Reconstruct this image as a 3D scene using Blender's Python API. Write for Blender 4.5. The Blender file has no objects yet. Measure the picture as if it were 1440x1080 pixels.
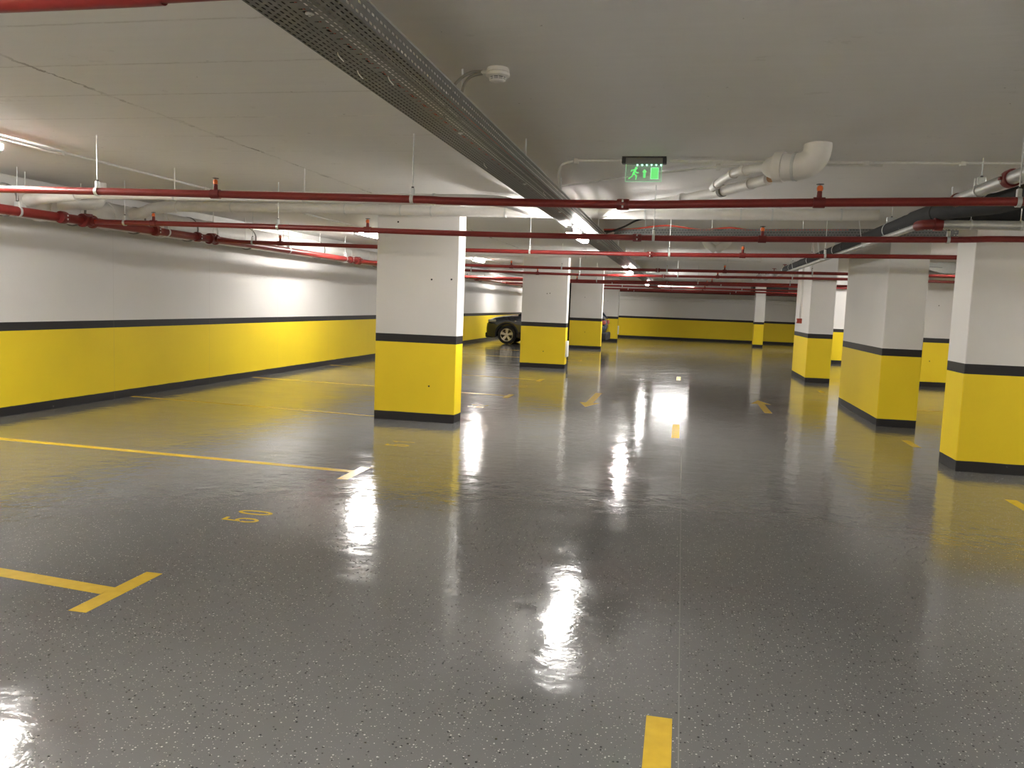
import bpy, bmesh, math, random
from mathutils import Vector, Matrix
random.seed(7)
S = bpy.context.scene
COL = S.collection
PI = math.pi
CEIL = 2.9

# ------------------------------------------------------------------ materials
def new_mat(name):
    m = bpy.data.materials.new(name); m.use_nodes = True
    nt = m.node_tree
    return m, nt, nt.nodes['Principled BSDF']

def mat(name, col, rough=0.5, metal=0.0, noise=0.06, nscale=30, coat=0.0, bump=0.0):
    m, nt, b = new_mat(name)
    N, L = nt.nodes, nt.links
    tc = N.new('ShaderNodeTexCoord')
    nz = N.new('ShaderNodeTexNoise'); nz.inputs['Scale'].default_value = nscale; nz.inputs['Detail'].default_value = 4
    L.new(tc.outputs['Object'], nz.inputs['Vector'])
    mr = N.new('ShaderNodeMapRange')
    mr.inputs['To Min'].default_value = 1 - noise * 2; mr.inputs['To Max'].default_value = 1 + noise * 2
    L.new(nz.outputs['Fac'], mr.inputs['Value'])
    mx = N.new('ShaderNodeVectorMath'); mx.operation = 'SCALE'
    mx.inputs[0].default_value = col
    L.new(mr.outputs['Result'], mx.inputs['Scale'])
    L.new(mx.outputs['Vector'], b.inputs['Base Color'])
    b.inputs['Roughness'].default_value = rough
    b.inputs['Metallic'].default_value = metal
    b.inputs['Coat Weight'].default_value = coat
    if name == 'yellow_road_paint': b.inputs['Specular IOR Level'].default_value = 0.3
    if bump:
        bp = N.new('ShaderNodeBump'); bp.inputs['Strength'].default_value = bump; bp.inputs['Distance'].default_value = 0.01
        L.new(nz.outputs['Fac'], bp.inputs['Height']); L.new(bp.outputs['Normal'], b.inputs['Normal'])
    return m

def emit(name, col, strength):
    m, nt, b = new_mat(name)
    b.inputs['Base Color'].default_value = (*[min(1, c) for c in col], 1)
    b.inputs['Emission Color'].default_value = (*col, 1)
    b.inputs['Emission Strength'].default_value = strength
    return m

def math_node(nt, op, a, b=None, c=None):
    n = nt.nodes.new('ShaderNodeMath'); n.operation = op
    for i, v in enumerate((a, b, c)):
        if v is None: continue
        if isinstance(v, (int, float)): n.inputs[i].default_value = v
        else: nt.links.new(v, n.inputs[i])
    return n.outputs[0]

def mix_col(nt, fac, a, b):
    n = nt.nodes.new('ShaderNodeMix'); n.data_type = 'RGBA'
    for s, v in ((0, fac), (6, a), (7, b)):
        if isinstance(v, (int, float)): n.inputs[s].default_value = v
        elif isinstance(v, tuple): n.inputs[s].default_value = (*v, 1)
        else: nt.links.new(v, n.inputs[s])
    return n.outputs[2]

def noise(nt, vec, scale, detail=4, rough=0.5):
    n = nt.nodes.new('ShaderNodeTexNoise'); n.inputs['Scale'].default_value = scale
    n.inputs['Detail'].default_value = detail; n.inputs['Roughness'].default_value = rough
    if vec is not None: nt.links.new(vec, n.inputs['Vector'])
    return n.outputs['Fac']

def scaled(nt, vec, sx, sy, sz):
    n = nt.nodes.new('ShaderNodeVectorMath'); n.operation = 'MULTIPLY'
    nt.links.new(vec, n.inputs[0]); n.inputs[1].default_value = (sx, sy, sz)
    return n.outputs[0]

WHITE = (0.69, 0.672, 0.65); YELLOW = (0.84, 0.62, 0.018); BLACK = (0.018, 0.017, 0.019)

def banded(name, seams=None):
    """white paint over a yellow dado with black bands, bands by height above the floor"""
    m, nt, b = new_mat(name)
    g = nt.nodes.new('ShaderNodeNewGeometry'); P = g.outputs['Position']
    sp = nt.nodes.new('ShaderNodeSeparateXYZ'); nt.links.new(P, sp.inputs[0])
    wob = math_node(nt, 'MULTIPLY', math_node(nt, 'SUBTRACT', noise(nt, P, 5, 5), 0.5), 0.012)
    z = math_node(nt, 'ADD', sp.outputs['Z'], wob)
    z = math_node(nt, 'SUBTRACT', z, 0.0)
    big = noise(nt, P, 0.9, 5); fine = noise(nt, P, 22, 4)
    wv = mix_col(nt, big, tuple(c * 0.93 for c in WHITE), tuple(c * 1.04 for c in WHITE))
    yv = mix_col(nt, big, tuple(c * 0.92 for c in YELLOW), tuple(c * 1.06 for c in YELLOW))
    speck = math_node(nt, 'GREATER_THAN', noise(nt, P, 42, 2), 0.78)
    wv = mix_col(nt, math_node(nt, 'MULTIPLY', speck, 0.35), wv, (0.3, 0.28, 0.25))
    c = mix_col(nt, math_node(nt, 'GREATER_THAN', z, 0.114), mix_col(nt, math_node(nt, 'GREATER_THAN', noise(nt, P, 17, 3), 0.73), BLACK, (0.09, 0.085, 0.08)), yv)
    c = mix_col(nt, math_node(nt, 'GREATER_THAN', sp.outputs['Z'], 1.035), c, BLACK)
    c = mix_col(nt, math_node(nt, 'GREATER_THAN', sp.outputs['Z'], 1.141), c, wv)
    if seams:
        ax, period, off = seams
        f = math_node(nt, 'FRACT', math_node(nt, 'DIVIDE', math_node(nt, 'ADD', sp.outputs[ax], off), period))
        d = math_node(nt, 'ABSOLUTE', math_node(nt, 'SUBTRACT', f, 0.5))
        sm = math_node(nt, 'MULTIPLY', math_node(nt, 'LESS_THAN', d, 0.004 / period), 0.2)
        c = mix_col(nt, sm, c, (0.25, 0.22, 0.17))
    nt.links.new(c, b.inputs['Base Color'])
    b.inputs['Roughness'].default_value = 0.55
    b.inputs['Specular IOR Level'].default_value = 0.35
    bp = nt.nodes.new('ShaderNodeBump'); bp.inputs['Strength'].default_value = 0.12; bp.inputs['Distance'].default_value = 0.01
    nt.links.new(fine, bp.inputs['Height']); nt.links.new(bp.outputs['Normal'], b.inputs['Normal'])
    return m

def floor_mat():
    m, nt, b = new_mat('grey_flake_epoxy')
    g = nt.nodes.new('ShaderNodeNewGeometry'); P = g.outputs['Position']
    sp = nt.nodes.new('ShaderNodeSeparateXYZ'); nt.links.new(P, sp.inputs[0])
    big = noise(nt, P, 0.7, 5)
    c = mix_col(nt, big, (0.124, 0.1225, 0.120), (0.160, 0.158, 0.155))
    for seed, sc, lo, colr, r0 in ((0, 72, 0.865, (0.50, 0.485, 0.455), 0.28), (13.7, 60, 0.85, (0.012, 0.012, 0.012), 0.28), (31.1, 130, 0.90, (0.38, 0.365, 0.34), 0.30)):
        off = nt.nodes.new('ShaderNodeVectorMath'); off.operation = 'ADD'
        nt.links.new(scaled(nt, P, 1, 1, 0), off.inputs[0]); off.inputs[1].default_value = (seed, seed * 1.7, 0)
        v = nt.nodes.new('ShaderNodeTexVoronoi'); v.voronoi_dimensions = '2D'; v.inputs['Scale'].default_value = sc
        nt.links.new(off.outputs[0], v.inputs['Vector'])
        sc_ = nt.nodes.new('ShaderNodeSeparateColor'); nt.links.new(v.outputs['Color'], sc_.inputs[0])
        pick = math_node(nt, 'GREATER_THAN', sc_.outputs[0], lo)
        rad = math_node(nt, 'MULTIPLY', sc_.outputs[1], r0)
        near = math_node(nt, 'LESS_THAN', v.outputs['Distance'], rad)
        c = mix_col(nt, math_node(nt, 'MULTIPLY', pick, near), c, colr)
    # worn pale scuffs and one trowel joint along the drive lane
    sc1 = math_node(nt, 'GREATER_THAN', noise(nt, scaled(nt, P, 0.55, 1.1, 1), 1.6, 8, 0.62), 0.735)
    c = mix_col(nt, math_node(nt, 'MULTIPLY', sc1, 0.3), c, (0.34, 0.32, 0.29))
    jl = math_node(nt, 'LESS_THAN', math_node(nt, 'ABSOLUTE', math_node(nt, 'SUBTRACT', sp.outputs[0], 0.075)), 0.0022)
    c = mix_col(nt, math_node(nt, 'MULTIPLY', jl, 0.35), c, (0.36, 0.35, 0.33))
    nt.links.new(c, b.inputs['Base Color'])
    rn = noise(nt, scaled(nt, P, 0.8, 1.2, 1), 1.7, 9, 0.68)
    mr = nt.nodes.new('ShaderNodeMapRange'); nt.links.new(rn, mr.inputs['Value'])
    mr.inputs['From Min'].default_value = 0.3; mr.inputs['From Max'].default_value = 0.7
    mr.inputs['To Min'].default_value = 0.04; mr.inputs['To Max'].default_value = 0.17
    nt.links.new(mr.outputs[0], b.inputs['Roughness'])
    b.inputs['IOR'].default_value = 1.5
    b0 = nt.nodes.new('ShaderNodeBump'); b0.inputs['Strength'].default_value = 0.25; b0.inputs['Distance'].default_value = 0.012
    nt.links.new(noise(nt, P, 2.4, 7, 0.6), b0.inputs['Height'])
    b1 = nt.nodes.new('ShaderNodeBump'); b1.inputs['Strength'].default_value = 0.2; b1.inputs['Distance'].default_value = 0.014
    nt.links.new(noise(nt, P, 7, 4), b1.inputs['Height'])
    nt.links.new(b0.outputs[0], b1.inputs['Normal'])
    b2 = nt.nodes.new('ShaderNodeBump'); b2.inputs['Strength'].default_value = 0.05; b2.inputs['Distance'].default_value = 0.004
    nt.links.new(noise(nt, P, 45, 3), b2.inputs['Height']); nt.links.new(b1.outputs[0], b2.inputs['Normal'])
    nt.links.new(b2.outputs[0], b.inputs['Normal'])
    return m

def ceiling_mat():
    m, nt, b = new_mat('painted_board_formed_concrete')
    g = nt.nodes.new('ShaderNodeNewGeometry'); P = g.outputs['Position']
    sp = nt.nodes.new('ShaderNodeSeparateXYZ'); nt.links.new(P, sp.inputs[0])
    X, Y = sp.outputs[0], sp.outputs[1]
    big = noise(nt, P, 0.5, 6)
    c = mix_col(nt, big, (0.77, 0.757, 0.74), (0.87, 0.857, 0.84))
    streak = noise(nt, scaled(nt, P, 0.6, 7, 1), 2.0, 6)
    c = mix_col(nt, math_node(nt, 'MULTIPLY', streak, 0.18), c, (0.56, 0.54, 0.51))
    left = math_node(nt, 'LESS_THAN', X, -1.8)
    # transverse board joints: thin broken lines, flaking to bright paint in places, pitted dark in others
    wob = math_node(nt, 'MULTIPLY', math_node(nt, 'SUBTRACT', noise(nt, scaled(nt, P, 1, 0.2, 1), 7, 5, 0.65), 0.5), 0.045)
    f = math_node(nt, 'FRACT', math_node(nt, 'DIVIDE', math_node(nt, 'ADD', math_node(nt, 'ADD', Y, wob), 0.01), 0.672))
    d = math_node(nt, 'ABSOLUTE', math_node(nt, 'SUBTRACT', f, 0.5))
    thin = math_node(nt, 'MULTIPLY', math_node(nt, 'POWER', noise(nt, scaled(nt, P, 1, 1, 1), 11, 5, 0.7), 2.0), 0.040)
    line = math_node(nt, 'LESS_THAN', d, thin)
    broken = math_node(nt, 'GREATER_THAN', noise(nt, scaled(nt, P, 1, 0.4, 1), 4.5, 6, 0.7), 0.47)
    flake = math_node(nt, 'GREATER_THAN', math_node(nt, 'ADD', noise(nt, scaled(nt, P, 0.35, 0.6, 1), 1.3, 3, 0.5), math_node(nt, 'MULTIPLY', math_node(nt, 'SUBTRACT', Y, 5.9), 0.12)), 0.5)
    seamc = mix_col(nt, flake, (0.45, 0.42, 0.38), (0.98, 0.97, 0.94))
    amt = math_node(nt, 'MULTIPLY', math_node(nt, 'MULTIPLY', math_node(nt, 'MULTIPLY', line, broken), left), math_node(nt, 'ADD', 0.3, math_node(nt, 'MULTIPLY', flake, 0.55)))
    c = mix_col(nt, amt, c, seamc)
    soft = math_node(nt, 'MULTIPLY', math_node(nt, 'MULTIPLY', math_node(nt, 'LESS_THAN', d, 0.02), left), math_node(nt, 'MULTIPLY', noise(nt, P, 2.3, 5, 0.7), 0.35))
    c = mix_col(nt, soft, c, (0.45, 0.42, 0.38))
    # one long construction joint along the stalls, ragged
    wob2 = math_node(nt, 'MULTIPLY', math_node(nt, 'SUBTRACT', noise(nt, P, 5, 6, 0.7), 0.5), 0.13)
    dj = math_node(nt, 'ABSOLUTE', math_node(nt, 'ADD', math_node(nt, 'ADD', X, wob2), 3.89))
    thick = math_node(nt, 'MULTIPLY', math_node(nt, 'POWER', noise(nt, scaled(nt, P, 1, 1, 1), 4.2, 6, 0.75), 3.0), 0.13)
    gap = nt.nodes.new('ShaderNodeMapRange'); nt.links.new(noise(nt, scaled(nt, P, 1, 1, 1), 1.9, 3), gap.inputs['Value']); gap.inputs['From Min'].default_value = 0.42; gap.inputs['From Max'].default_value = 0.58; gap.inputs['To Min'].default_value = 0.15; gap.inputs['To Max'].default_value = 0.75
    cj = math_node(nt, 'MULTIPLY', math_node(nt, 'LESS_THAN', dj, thick), gap.outputs[0])
    c = mix_col(nt, cj, c, mix_col(nt, math_node(nt, 'GREATER_THAN', noise(nt, P, 30, 3), 0.6), (0.2, 0.18, 0.155), (0.8, 0.78, 0.74)))
    pit = math_node(nt, 'GREATER_THAN', noise(nt, P, 19, 3), 0.752)
    c = mix_col(nt, math_node(nt, 'MULTIPLY', pit, 0.6), c, (0.2, 0.18, 0.16))
    stain = math_node(nt, 'GREATER_THAN', noise(nt, scaled(nt, P, 1, 1.6, 1), 2.6, 7, 0.7), 0.66)
    c = mix_col(nt, math_node(nt, 'MULTIPLY', stain, 0.16), c, (0.4, 0.37, 0.33))
    nt.links.new(c, b.inputs['Base Color'])
    b.inputs['Roughness'].default_value = 0.7
    bp = nt.nodes.new('ShaderNodeBump'); bp.inputs['Strength'].default_value = 0.25; bp.inputs['Distance'].default_value = 0.012
    nt.links.new(noise(nt, scaled(nt, P, 1, 3, 1), 6, 6), bp.inputs['Height']); nt.links.new(bp.outputs[0], b.inputs['Normal'])
    return m

def perforated(name, kind):
    """galvanised sheet with punched slots; kind 'bottom' for the tray base, 'side' for flanges"""
    m, nt, b = new_mat(name)
    tc = nt.nodes.new('ShaderNodeTexCoord'); P = tc.outputs['UV']
    sp = nt.nodes.new('ShaderNodeSeparateXYZ'); nt.links.new(P, sp.inputs[0])
    U, V = sp.outputs[0], sp.outputs[1]          # metres along, metres across
    def slots(lu, lv, hu, hv, stagger):
        row = math_node(nt, 'FLOOR', math_node(nt, 'DIVIDE', V, lv))
        sh = math_node(nt, 'MULTIPLY', math_node(nt, 'MODULO', math_node(nt, 'ABSOLUTE', row), 2), stagger)
        fu = math_node(nt, 'SUBTRACT', math_node(nt, 'FRACT', math_node(nt, 'ADD', math_node(nt, 'DIVIDE', U, lu), sh)), 0.5)
        fv = math_node(nt, 'SUBTRACT', math_node(nt, 'FRACT', math_node(nt, 'DIVIDE', V, lv)), 0.5)
        du = math_node(nt, 'MAXIMUM', math_node(nt, 'SUBTRACT', math_node(nt, 'ABSOLUTE', math_node(nt, 'MULTIPLY', fu, lu)), hu - hv), 0)
        dv = math_node(nt, 'MULTIPLY', fv, lv)
        return math_node(nt, 'LESS_THAN', math_node(nt, 'ADD', math_node(nt, 'MULTIPLY', du, du), math_node(nt, 'MULTIPLY', dv, dv)), hv * hv)
    if kind == 'bottom':
        main = slots(0.0415, 0.0232, 0.0125, 0.0036, 0.5)
        ctr = math_node(nt, 'LESS_THAN', math_node(nt, 'ABSOLUTE', math_node(nt, 'SUBTRACT', V, 0.1624)), 0.0232)
        fu = math_node(nt, 'MULTIPLY', math_node(nt, 'SUBTRACT', math_node(nt, 'FRACT', math_node(nt, 'DIVIDE', U, 0.062)), 0.5), 0.062)
        cross = math_node(nt, 'MULTIPLY', math_node(nt, 'LESS_THAN', math_node(nt, 'ABSOLUTE', fu), 0.0032), math_node(nt, 'LESS_THAN', math_node(nt, 'ABSOLUTE', math_node(nt, 'SUBTRACT', V, 0.1624)), 0.0135))
        fb = math_node(nt, 'MULTIPLY', math_node(nt, 'SUBTRACT', math_node(nt, 'FRACT', math_node(nt, 'DIVIDE', math_node(nt, 'ADD', U, 0.031), 0.186)), 0.5), 0.186)
        big = math_node(nt, 'MULTIPLY', math_node(nt, 'LESS_THAN', math_node(nt, 'ABSOLUTE', fb), 0.012), math_node(nt, 'LESS_THAN', math_node(nt, 'ABSOLUTE', math_node(nt, 'SUBTRACT', V, 0.1624)), 0.0075))
        mid = math_node(nt, 'MAXIMUM', cross, big)
        hole = math_node(nt, 'ADD', math_node(nt, 'MULTIPLY', main, math_node(nt, 'SUBTRACT', 1, ctr)), math_node(nt, 'MULTIPLY', mid, ctr))
    else:
        hole = slots(0.0415, 0.036, 0.0125, 0.0048, 0.5)
    nz = noise(nt, tc.outputs['Object'], 6, 5)
    c = mix_col(nt, nz, (0.105, 0.104, 0.098), (0.155, 0.153, 0.146))
    nt.links.new(c, b.inputs['Base Color'])
    b.inputs['Metallic'].default_value = 0.2; b.inputs['Roughness'].default_value = 0.45
    tr = nt.nodes.new('ShaderNodeBsdfTransparent')
    ms = nt.nodes.new('ShaderNodeMixShader')
    nt.links.new(hole, ms.inputs[0]); nt.links.new(b.outputs[0], ms.inputs[1]); nt.links.new(tr.outputs[0], ms.inputs[2])
    nt.links.new(ms.outputs[0], nt.nodes['Material Output'].inputs['Surface'])
    return m

def acrylic():
    m, nt, b = new_mat('clear_acrylic')
    b.inputs['Base Color'].default_value = (0.9, 1.0, 0.93, 1)
    b.inputs['Roughness'].default_value = 0.08
    tr = nt.nodes.new('ShaderNodeBsdfTransparent'); tr.inputs[0].default_value = (0.86, 0.97, 0.9, 1)
    ms = nt.nodes.new('ShaderNodeMixShader'); ms.inputs[0].default_value = 0.10
    nt.links.new(tr.outputs[0], ms.inputs[1]); nt.links.new(b.outputs[0], ms.inputs[2])
    nt.links.new(ms.outputs[0], nt.nodes['Material Output'].inputs['Surface'])
    return m

M = dict(
    floor=floor_mat(), ceiling=ceiling_mat(), wall_l=banded('painted_wall_seamed', (1, 2.44, 0.6)), wall=banded('painted_wall'), column=banded('painted_column'),
    red=mat('red_pipe_paint', (0.215, 0.019, 0.016), 0.36, noise=0.08), redfit=mat('red_fitting_paint', (0.17, 0.016, 0.015), 0.42, noise=0.1),
    orange=mat('orange_cap', (0.85, 0.17, 0.03), 0.4), galv=mat('galvanised_steel', (0.52, 0.53, 0.52), 0.38, 0.75, 0.12, 8),
    zinc=mat('zinc_clamp', (0.62, 0.63, 0.62), 0.45, 0.5, 0.08), bolt=mat('dark_bolt', (0.08, 0.08, 0.08), 0.5, 0.4),
    whitepipe=mat('white_painted_pipe', (0.70, 0.68, 0.65), 0.5, noise=0.05, nscale=9, bump=0.1), joint=mat('grubby_joint', (0.20, 0.19, 0.17), 0.7),
    conduit=mat('white_conduit', (0.68, 0.67, 0.64), 0.5), greyflex=mat('grey_flexible_conduit', (0.23, 0.22, 0.20), 0.6),
    foam=mat('black_foam_insulation', (0.010, 0.010, 0.011), 0.85, noise=0.2), yellow=mat('yellow_road_paint', (0.60, 0.40, 0.035), 0.24, noise=0.09, nscale=14),
    tray_b=perforated('perforated_tray_base', 'bottom'), tray_s=perforated('perforated_tray_side', 'side'),
    cable_k=mat('black_cable', (0.02, 0.02, 0.02), 0.5), cable_r=mat('red_cable', (0.55, 0.07, 0.04), 0.5), cable_w=mat('white_cable', (0.6, 0.6, 0.58), 0.5),
    lamp=emit('lamp_diffuser', (1.0, 0.972, 0.925), 26.0), lamp_panel=emit('lamp_panel_diffuser', (1.0, 0.972, 0.925), 8.0), lamphouse=mat('lamp_housing_plastic', (0.62, 0.62, 0.6), 0.4),
    signbox=mat('sign_housing_grey', (0.20, 0.195, 0.18), 0.5), dark=mat('dark_plastic', (0.03, 0.03, 0.03), 0.5), acrylic=acrylic(),
    led=emit('led_strip_glow', (0.35, 1.0, 0.62), 0.35), pict=emit('lit_pictogram', (0.16, 0.80, 0.22), 0.085), pictedge=emit('lit_edge', (0.40, 0.95, 0.55), 0.075),
    detector=mat('detector_plastic', (0.72, 0.70, 0.66), 0.4), callred=mat('call_point_red', (0.45, 0.06, 0.035), 0.45),
    hole=mat('hole_dark', (0.01, 0.01, 0.01), 0.9), guard=mat('white_plate', (0.85, 0.85, 0.85), 0.35), ductgrey=mat('grey_duct', (0.22, 0.22, 0.2), 0.6),
    carpaint=mat('dark_navy_car_paint', (0.010, 0.020, 0.036), 0.22, 0.2, coat=1.0), clad=mat('black_car_cladding', (0.010, 0.010, 0.011), 0.7),
    glass=mat('dark_car_glass', (0.012, 0.014, 0.016), 0.06), tyre=mat('tyre_rubber', (0.014, 0.014, 0.014), 0.8), alloy=mat('alloy_rim', (0.62, 0.6, 0.58), 0.3, 0.8),
    lens=mat('headlight_lens', (0.42, 0.42, 0.40), 0.12, 0.3), tail=mat('tail_light_red', (0.30, 0.07, 0.06), 0.2), clipyellow=mat('yellow_clip', (0.6, 0.48, 0.05), 0.5),
    capcol=mat('terracotta_cap', (0.45, 0.26, 0.13), 0.6),
)

# ------------------------------------------------------------------ mesh builder
class MB:
    def __init__(s): s.v = []; s.f = []; s.uv = {}
    def add(s, vs, fs):
        o = len(s.v); s.v += [Vector(v) for v in vs]; s.f += [[i + o for i in f] for f in fs]; return s
    def box(s, x0, x1, y0, y1, z0, z1):
        vs = [(x, y, z) for z in (z0, z1) for y in (y0, y1) for x in (x0, x1)]
        return s.add(vs, [(0, 2, 3, 1), (4, 5, 7, 6), (0, 1, 5, 4), (2, 6, 7, 3), (0, 4, 6, 2), (1, 3, 7, 5)])
    def bbox(s, x0, x1, y0, y1, z0, z1, r=0.01, n=2):
        """box with bevelled edges"""
        bm = bmesh.new()
        bmesh.ops.create_cube(bm, size=1)
        for v in bm.verts:
            v.co = Vector(((x0 + x1) / 2 + v.co.x * (x1 - x0), (y0 + y1) / 2 + v.co.y * (y1 - y0), (z0 + z1) / 2 + v.co.z * (z1 - z0)))
        bmesh.ops.bevel(bm, geom=bm.edges[:], offset=r, segments=n, affect='EDGES', profile=0.5)
        bm.verts.index_update()
        s.add([v.co[:] for v in bm.verts], [[v.index for v in f.verts] for f in bm.faces]); bm.free(); return s
    def tube(s, pts, r, n=12, caps=True):
        pts = [Vector(p) for p in pts]; k = len(pts)
        rs = r if isinstance(r, (list, tuple)) else [r] * k
        tang = []
        for i in range(k):
            a = pts[max(i - 1, 0)]; b = pts[min(i + 1, k - 1)]
            tang.append((b - a).normalized())
        up = Vector((0, 0, 1)) if abs(tang[0].z) < 0.9 else Vector((0, 1, 0))
        nrm = (up - tang[0] * up.dot(tang[0])).normalized()
        vs = []; 
        for i in range(k):
            nrm = (nrm - tang[i] * nrm.dot(tang[i])).normalized(); bi = tang[i].cross(nrm)
            for j in range(n):
                a = 2 * PI * j / n; vs.append(pts[i] + (nrm * math.cos(a) + bi * math.sin(a)) * rs[i])
        fs = [(i * n + j, i * n + (j + 1) % n, (i + 1) * n + (j + 1) % n, (i + 1) * n + j) for i in range(k - 1) for j in range(n)]
        if caps: fs += [tuple(reversed(range(n))), tuple(range((k - 1) * n, k * n))]
        return s.add(vs, fs)
    def cyl(s, a, b, r, n=16, r2=None): return s.tube([a, b], [r, r if r2 is None else r2], n)
    def lathe(s, c, axis, prof, n=24):
        """prof: list of (distance along axis, radius)"""
        axis = Vector(axis).normalized(); c = Vector(c)
        up = Vector((0, 0, 1)) if abs(axis.z) < 0.9 else Vector((1, 0, 0))
        u = (up - axis * up.dot(axis)).normalized(); w = axis.cross(u)
        vs = [c + axis * d + (u * math.cos(2 * PI * j / n) + w * math.sin(2 * PI * j / n)) * r for d, r in prof for j in range(n)]
        k = len(prof)
        fs = [(i * n + j, i * n + (j + 1) % n, (i + 1) * n + (j + 1) % n, (i + 1) * n + j) for i in range(k - 1) for j in range(n)]
        fs += [tuple(reversed(range(n))), tuple(range((k - 1) * n, k * n))]
        return s.add(vs, fs)
    def prism(s, poly, z0, z1):
        n = len(poly)
        vs = [(x, y, z0) for x, y in poly] + [(x, y, z1) for x, y in poly]
        return s.add(vs, [tuple(reversed(range(n))), tuple(range(n, 2 * n))] + [(i, (i + 1) % n, n + (i + 1) % n, n + i) for i in range(n)])
    def strip(s, pts, w, z0, z1, closed=False):
        """flat ribbon of width w along 2-D points, with a little thickness"""
        n = len(pts); P = [Vector((p[0], p[1])) for p in pts]; L = []; R = []
        for i in range(n):
            a = P[i - 1] if (closed or i) else P[i]; b = P[(i + 1) % n] if (closed or i < n - 1) else P[i]
            d1 = (P[i] - a); d2 = (b - P[i])
            d1 = d1.normalized() if d1.length else d2.normalized(); d2 = d2.normalized() if d2.length else d1
            t = (d1 + d2).normalized(); q = Vector((-t.y, t.x)); sc = 1 / max(0.5, q.dot(Vector((-d1.y, d1.x))))
            L.append(P[i] + q * w / 2 * sc); R.append(P[i] - q * w / 2 * sc)
        vs = []
        for z in (z0, z1):
            vs += [(p.x, p.y, z) for p in L] + [(p.x, p.y, z) for p in R]
        m = n if closed else n - 1; fs = []
        for i in range(m):
            j = (i + 1) % n
            fs += [(n * 2 + i, n * 2 + n + i, n * 2 + n + j, n * 2 + j), (i, j, n + j, n + i), (i, n * 2 + i, n * 2 + j, j), (n + i, n + j, n * 3 + j, n * 3 + i)]
        if not closed:
            fs += [(0, n, 3 * n, 2 * n), (n - 1, 3 * n - 1, 4 * n - 1, 2 * n - 1)]
        return s.add(vs, fs)

def obj(name, mb, m, parent=None, origin=None, smooth=35, kind=None):
    """one mesh object; vertices come in world coordinates and are stored about the thing's base point"""
    o0 = Vector(origin) if origin is not None else Vector((0, 0, 0))
    if parent is not None: o0 = Vector(parent['_o'])
    me = bpy.data.meshes.new(name)
    me.from_pydata([(v - o0)[:] for v in mb.v], [], mb.f)
    bm = bmesh.new(); bm.from_mesh(me); bmesh.ops.recalc_face_normals(bm, faces=bm.faces); bm.to_mesh(me); bm.free()
    if smooth:
        for p in me.polygons: p.use_smooth = True
        me.set_sharp_from_angle(angle=math.radians(smooth))
    me.materials.append(M[m] if isinstance(m, str) else m)
    o = bpy.data.objects.new(name, me); COL.objects.link(o)
    o['_o'] = tuple(o0)
    if parent is not None: o.parent = parent
    else: o.location = o0
    if kind: o['kind'] = kind
    return o

def thing(name, label, cat, loc, group=None):
    o = bpy.data.objects.new(name, None); COL.objects.link(o); o.location = loc; o['_o'] = tuple(loc)
    o['label'] = label; o['category'] = cat; o['kind'] = 'thing'
    if group: o['group'] = group
    return o

def tag(o, label, cat, group=None):
    o['label'] = label; o['category'] = cat; o['kind'] = 'thing'
    if group: o['group'] = group
    return o

def struct(name, mb, m, smooth=0): return obj(name, mb, m, kind='structure', smooth=smooth)

def spline(pts, per=6):
    P = [Vector(p) for p in pts]; out = []
    for i in range(len(P) - 1):
        a = P[max(i - 1, 0)]; b = P[i]; c = P[i + 1]; d = P[min(i + 2, len(P) - 1)]
        for k in range(per):
            t = k / per
            out.append(0.5 * ((2 * b) + (c - a) * t + (2 * a - 5 * b + 4 * c - d) * t * t + (3 * b - a - 3 * c + d) * t ** 3))
    out.append(P[-1]); return out

# ------------------------------------------------------------------ camera
H = 1.6
cam = bpy.data.cameras.new('camera'); co = bpy.data.objects.new('camera', cam); COL.objects.link(co)
yaw, pitch, roll, F = 0.2013, 0.0989, 0.0370, 1150.33
fw = Vector((-math.sin(yaw) * math.cos(pitch), math.cos(yaw) * math.cos(pitch), -math.sin(pitch)))
rt = Vector((math.cos(yaw), math.sin(yaw), 0)); up = rt.cross(fw)
r2 = rt * math.cos(roll) + up * math.sin(roll); u2 = up * math.cos(roll) - rt * math.sin(roll)
R = Matrix((r2, u2, -fw)).transposed().to_4x4(); R.translation = (0, 0, H)
co.matrix_world = R
cam.sensor_fit = 'HORIZONTAL'; cam.sensor_width = 36; cam.lens = 36 * F / 1440; cam.clip_start = 0.05; cam.clip_end = 200
S.camera = co

# ------------------------------------------------------------------ setting
XL, XR, YB, YF = -7.99, 9.4, -5.0, 43.6
struct('floor', MB().box(XL - .2, XR + .2, YB - .2, YF + .2, -0.2, 0), 'floor')
struct('ceiling', MB().box(XL - .2, XR + .2, YB - .2, YF + .2, CEIL, CEIL + .25), 'ceiling')
struct('wall_left', MB().box(XL - .2, XL, YB, YF, 0, CEIL), 'wall_l')
struct('wall_right', MB().box(XR, XR + .2, YB, YF, 0, CEIL), 'wall')
struct('wall_back', MB().box(XL - .2, XR + .2, YF, YF + .2, 0, CEIL), 'wall')
struct('wall_front', MB().box(XL - .2, XR + .2, YB - .2, YB, 0, CEIL), 'wall')

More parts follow.
